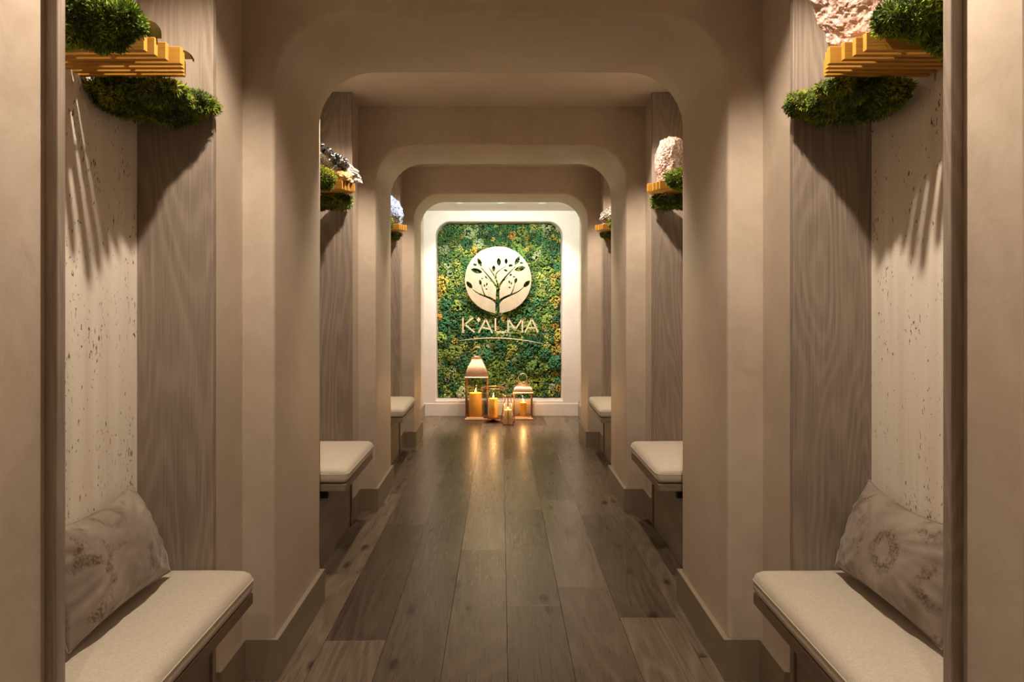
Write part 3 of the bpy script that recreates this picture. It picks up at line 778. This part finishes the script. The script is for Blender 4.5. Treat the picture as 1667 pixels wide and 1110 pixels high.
    bound = [(a, b) for a, b in edges if (b, a) not in edges]
    th = .008; m = len(verts); V = []
    for dy in (-th, 0.):
        for x, z in verts: q = sp(x, z); V.append((q[0] - cxz[0], dy, q[1] - cxz[1]))
    allf = [fc for fc in faces] + [[k + m for k in fc[::-1]] for fc in faces] + [[b, a, a + m, b + m] for a, b in bound]
    me = bpy.data.meshes.new('emblem_disc'); me.from_pydata(V, [], allf); me.update()
    link('emblem_disc', me, 'sign_gold', e)['label'] = 'pale gold disc with a tree cut out of it'
    for px, pz in ((.2, .3), (-.2, .3), (.28, -.18), (-.28, -.18)):         # stand-off pins
        bm = bmesh.new(); tube(bm, [(px, 0, pz), (px, RECY - SY - .002, pz)], .006, 8); obj('standoff', bm, 'dark_metal', e)
    def stroke_letter(name, segs, w=14., label=None):
        bm = bmesh.new(); hw = w/2/5.547*SSC
        for seg in segs:
            for a, b in zip(seg, seg[1:]):
                A = np.array(sp(*a)) - cxz; B = np.array(sp(*b)) - cxz; d = (B - A)/np.linalg.norm(B - A); nn = np.array((-d[1], d[0]))*hw
                A2, B2 = A - d*hw*.25, B + d*hw*.25
                fr = [bm.verts.new((p[0], -.008, p[1])) for p in (A2 - nn, B2 - nn, B2 + nn, A2 + nn)]
                bk_ = [bm.verts.new((p[0], .006, p[1])) for p in (A2 - nn, B2 - nn, B2 + nn, A2 + nn)]
                bm.faces.new(fr); bm.faces.new(bk_[::-1])
                for k in range(4): bm.faces.new((fr[k], bk_[k], bk_[(k+1) % 4], fr[(k+1) % 4]))
        o = obj(name, bm, 'letter_gold', e)
        if label: o['label'] = label
    stroke_letter('letter_k', [[(76, 708), (76, 838)], [(84, 772), (166, 706)], [(92, 764), (180, 836)]], label='gold letter K')
    stroke_letter('letter_a', [[(218, 838), (282, 718)], [(282, 718), (340, 842)], [(248, 792), (314, 806)]], label='gold letter A after the apostrophe')
    stroke_letter('letter_l', [[(369, 712), (369, 836)], [(362, 834), (462, 834)]], label='gold letter L')
    stroke_letter('letter_m', [[(484, 838), (484, 714)], [(484, 714), (547, 812)], [(547, 812), (612, 714)], [(612, 714), (612, 838)]], label='gold letter M')
    stroke_letter('letter_a', [[(636, 838), (697, 714)], [(697, 714), (752, 836)], [(664, 796), (728, 796)]], label='gold letter A at the end')
    bm = bmesh.new(); D = [(217, 698), (235, 722), (217, 748), (199, 722)]
    fr = [bm.verts.new((sp(*p)[0] - cxz[0], -.008, sp(*p)[1] - cxz[1])) for p in D]; bk_ = [bm.verts.new((v.co.x, .006, v.co.z)) for v in fr]
    bm.faces.new(fr); bm.faces.new(bk_[::-1])
    for k in range(4): bm.faces.new((fr[k], bk_[k], bk_[(k+1) % 4], fr[(k+1) % 4]))
    obj('apostrophe', bm, 'letter_gold', e)['label'] = 'diamond shaped apostrophe'
    pts = []
    for k in range(33):
        t_ = k/32; x = 36*(1-t_)**2 + 2*400*t_*(1-t_) + 818*t_*t_; z = 916*(1-t_)**2 + 2*850*t_*(1-t_) + 944*t_*t_
        q = sp(x, z); pts.append((q[0] - cxz[0], -.002, q[1] - cxz[1]))
    bm = bmesh.new(); tube(bm, pts, [.0045*math.sin(math.pi*min(.97, max(.03, k/32)))**.5 + .0008 for k in range(33)], 8); obj('underline_arc', bm, 'letter_gold', e, smooth=True)
sign()

# ------------------------------------------------------------------ lanterns and candles
def candle(x, y, z0, r, h, mat, label, power):
    e = empty('pillar_candle', (x, y, z0)); tag(e, label, 'candle', 'candles in the lanterns')
    bm = bmesh.new(); lathe(bm, [(0, 0), (r*.96, 0), (r, .004), (r, h - .006), (r*.95, h), (r*.82, h - .003), (r*.55, h - .012), (0, h - .014)], n=32); obj('wax', bm, mat, e, smooth=40)
    bm = bmesh.new(); tube(bm, [(0, 0, h - .016), (.001, 0, h + .006)], .0018, 6); wick = obj('wick', bm, 'dark_metal', e)
    bm = bmesh.new(); lathe(bm, [(0, h + .002), (.006, h + .008), (.0085, h + .017), (.006, h + .028), (.0025, h + .038), (0, h + .046)], n=12); obj('flame', bm, 'flame', wick, smooth=True)
    l = bpy.data.lights.new('candle_lamp', 'POINT'); l.energy = power; l.color = (1, .55, .2); l.shadow_soft_size = .003
    o = bpy.data.objects.new('candle_lamp', l); col.objects.link(o); o.location = (x, y, z0 + h + .050)

def square_lantern(x, y, half, body, roof, cap_r, cap_z, ring_r, label, mat):
    e = empty('lantern', (x, y, 0)); tag(e, label, 'lantern', 'lanterns in front of the moss wall')
    q = math.sqrt(2); p = .0065
    bm = bmesh.new(); box(bm, -half, half, -half, half, 0, .012, bev=.002, seg=1); box(bm, -half + .012, half - .012, -half + .012, half - .012, .012, .026, bev=.002, seg=1); obj('base', bm, 'copper_wire', e)
    for sx in (-1, 1):
        for sy in (-1, 1):
            bm = bmesh.new(); cx, cy = sx*(half - .014), sy*(half - .014); box(bm, cx - p, cx + p, cy - p, cy + p, .026, body - .012, bev=.001, seg=1); obj('corner_post', bm, 'copper_wire', e)
    for sy in (-1, 1):
        g0 = half - .014
        bm = bmesh.new(); box(bm, -g0 + p, g0 - p, sy*g0 - .001, sy*g0 + .001, .026, body - .012); obj('glass_pane', bm, 'glass', e)
        bm = bmesh.new(); box(bm, sy*g0 - .001, sy*g0 + .001, -g0 + p, g0 - p, .026, body - .012); obj('glass_pane', bm, 'glass', e)
    bm = bmesh.new(); lathe(bm, [(half*q, body - .012), (half*q, body), (half*q*.97, body + .004), (0, body + .004)], n=4, rot=R(45)); obj('top_rim', bm, mat, e)
    bm = bmesh.new(); lathe(bm, [(r*q, z) for r, z in roof], n=4, rot=R(45)); 
    bmesh.ops.bevel(bm, geom=[ed for ed in bm.edges if abs(ed.verts[0].co.z - ed.verts[1].co.z) > 1e-4], offset=.012, segments=2, affect='EDGES'); obj('roof', bm, mat, e, smooth=50)
    bm = bmesh.new(); lathe(bm, [(0, roof[-1][1] - .004), (cap_r, roof[-1][1] - .004), (cap_r*1.05, cap_z - .006), (cap_r, cap_z), (cap_r*.4, cap_z + .004), (0, cap_z + .004)], n=24); cap = obj('cap', bm, mat, e, smooth=40)
    bm = bmesh.new(); tube(bm, [(ring_r*math.cos(2*math.pi*k/32), 0, cap_z + ring_r + .001 + ring_r*math.sin(2*math.pi*k/32)) for k in range(32)], .0055, 8, closed=True); obj('carrying_ring', bm, 'brass', cap, smooth=True)
square_lantern(-.275, 8.065, .133, .478, [(.122, .480), (.121, .515), (.114, .552), (.097, .594), (.073, .636), (.056, .675)], .052, .700, .055,
               'tall copper lantern with bell roof and thick candle', 'copper')
candle(-.290, 8.05, .026, .074, .265, 'wax', 'thick orange pillar candle inside the tall bell-roofed lantern', CANDLE_W)
square_lantern(.250, 8.075, .115, .300, [(.110, .302), (.108, .325), (.096, .352), (.074, .376), (.05, .392)], .048, .405, .050,
               'short copper lantern with low domed roof and big ring', 'copper')
candle(.255, 8.07, .026, .038, .150, 'wax', 'slim orange candle inside the short dome-roofed lantern', CANDLE_W*.8)
def hurricane():
    e = empty('hurricane_lantern', (-.083, 7.80, 0)); tag(e, 'round glass hurricane candle holder with copper rim on a footed base', 'lantern', 'lanterns in front of the moss wall')
    bm = bmesh.new(); lathe(bm, [(0, 0), (.115, 0), (.116, .004), (.10, .010), (.03, .020), (.018, .028), (.018, .045), (.0, .045)], n=40); obj('foot', bm, 'copper_wire', e, smooth=40)
    bm = bmesh.new(); lathe(bm, [(0, .045), (.10, .045), (.113, .050), (.115, .060), (.108, .060), (.106, .055), (0, .055)], n=40); obj('tray', bm, 'copper_wire', e, smooth=40)
    bm = bmesh.new(); prof = [(.103, .0555), (.106, .12), (.112, .22), (.122, .32), (.131, .378)]
    lathe(bm, prof + [(r - .003, z) for r, z in prof[::-1]] + [prof[0]], n=40); obj('glass_cylinder', bm, 'glass', e, smooth=40)
    bm = bmesh.new(); tube(bm, [(.131*math.cos(2*math.pi*k/40), .131*math.sin(2*math.pi*k/40), .380) for k in range(40)], .006, 8, closed=True); obj('rim', bm, 'copper_wire', e, smooth=True)
    candle(-.083, 7.80, .0555, .049, .205, 'wax', 'orange pillar candle inside the round glass hurricane holder', CANDLE_W)
hurricane()
def geo_lantern():
    x, y = .076, 7.65; e = empty('wire_lantern', (x, y, 0)); tag(e, 'small tapered copper wire lantern with ivory candle', 'lantern', 'lanterns in front of the moss wall')
    def pt(r, z, k): a = R(30 + 60*k); return (r*math.cos(a), r*math.sin(a), z)
    for r, z, nm in ((.058, .004, 'base_ring'), (.085, .045, 'middle_ring'), (.03, .298, 'neck_ring')):
        bm = bmesh.new()
        for k in range(6): tube(bm, [pt(r, z, k), pt(r, z, k+1)], .0045, 6)
        obj(nm, bm, 'copper_wire', e, smooth=40)
    for k in range(6):
        bm = bmesh.new(); tube(bm, [pt(.058, .004, k), pt(.085, .045, k), pt(.03, .298, k)], .0048, 6); obj('upright', bm, 'copper_wire', e, smooth=40)
        bm = bmesh.new(); f = [bm.verts.new(pt(r*.97, z, kk)) for r, z, kk in ((.085, .045, k), (.085, .045, k+1), (.03, .298, k+1), (.03, .298, k))]; bm.faces.new(f); obj('glass_pane', bm, 'glass', e)
    bm = bmesh.new(); lathe(bm, [(0, .296), (.031, .296), (.034, .302), (.032, .312), (0, .314)], n=24); obj('cap', bm, 'copper', e, smooth=40)
    bm = bmesh.new(); lathe(bm, [(0, .0015), (.056, .0015), (.056, .008), (0, .008)], n=6, rot=R(30)); obj('base', bm, 'copper_wire', e)
    candle(x, y, .008, .040, .150, 'ivory_wax', 'ivory pillar candle inside the small tapered wire lantern', CANDLE_W*.8)
geo_lantern()
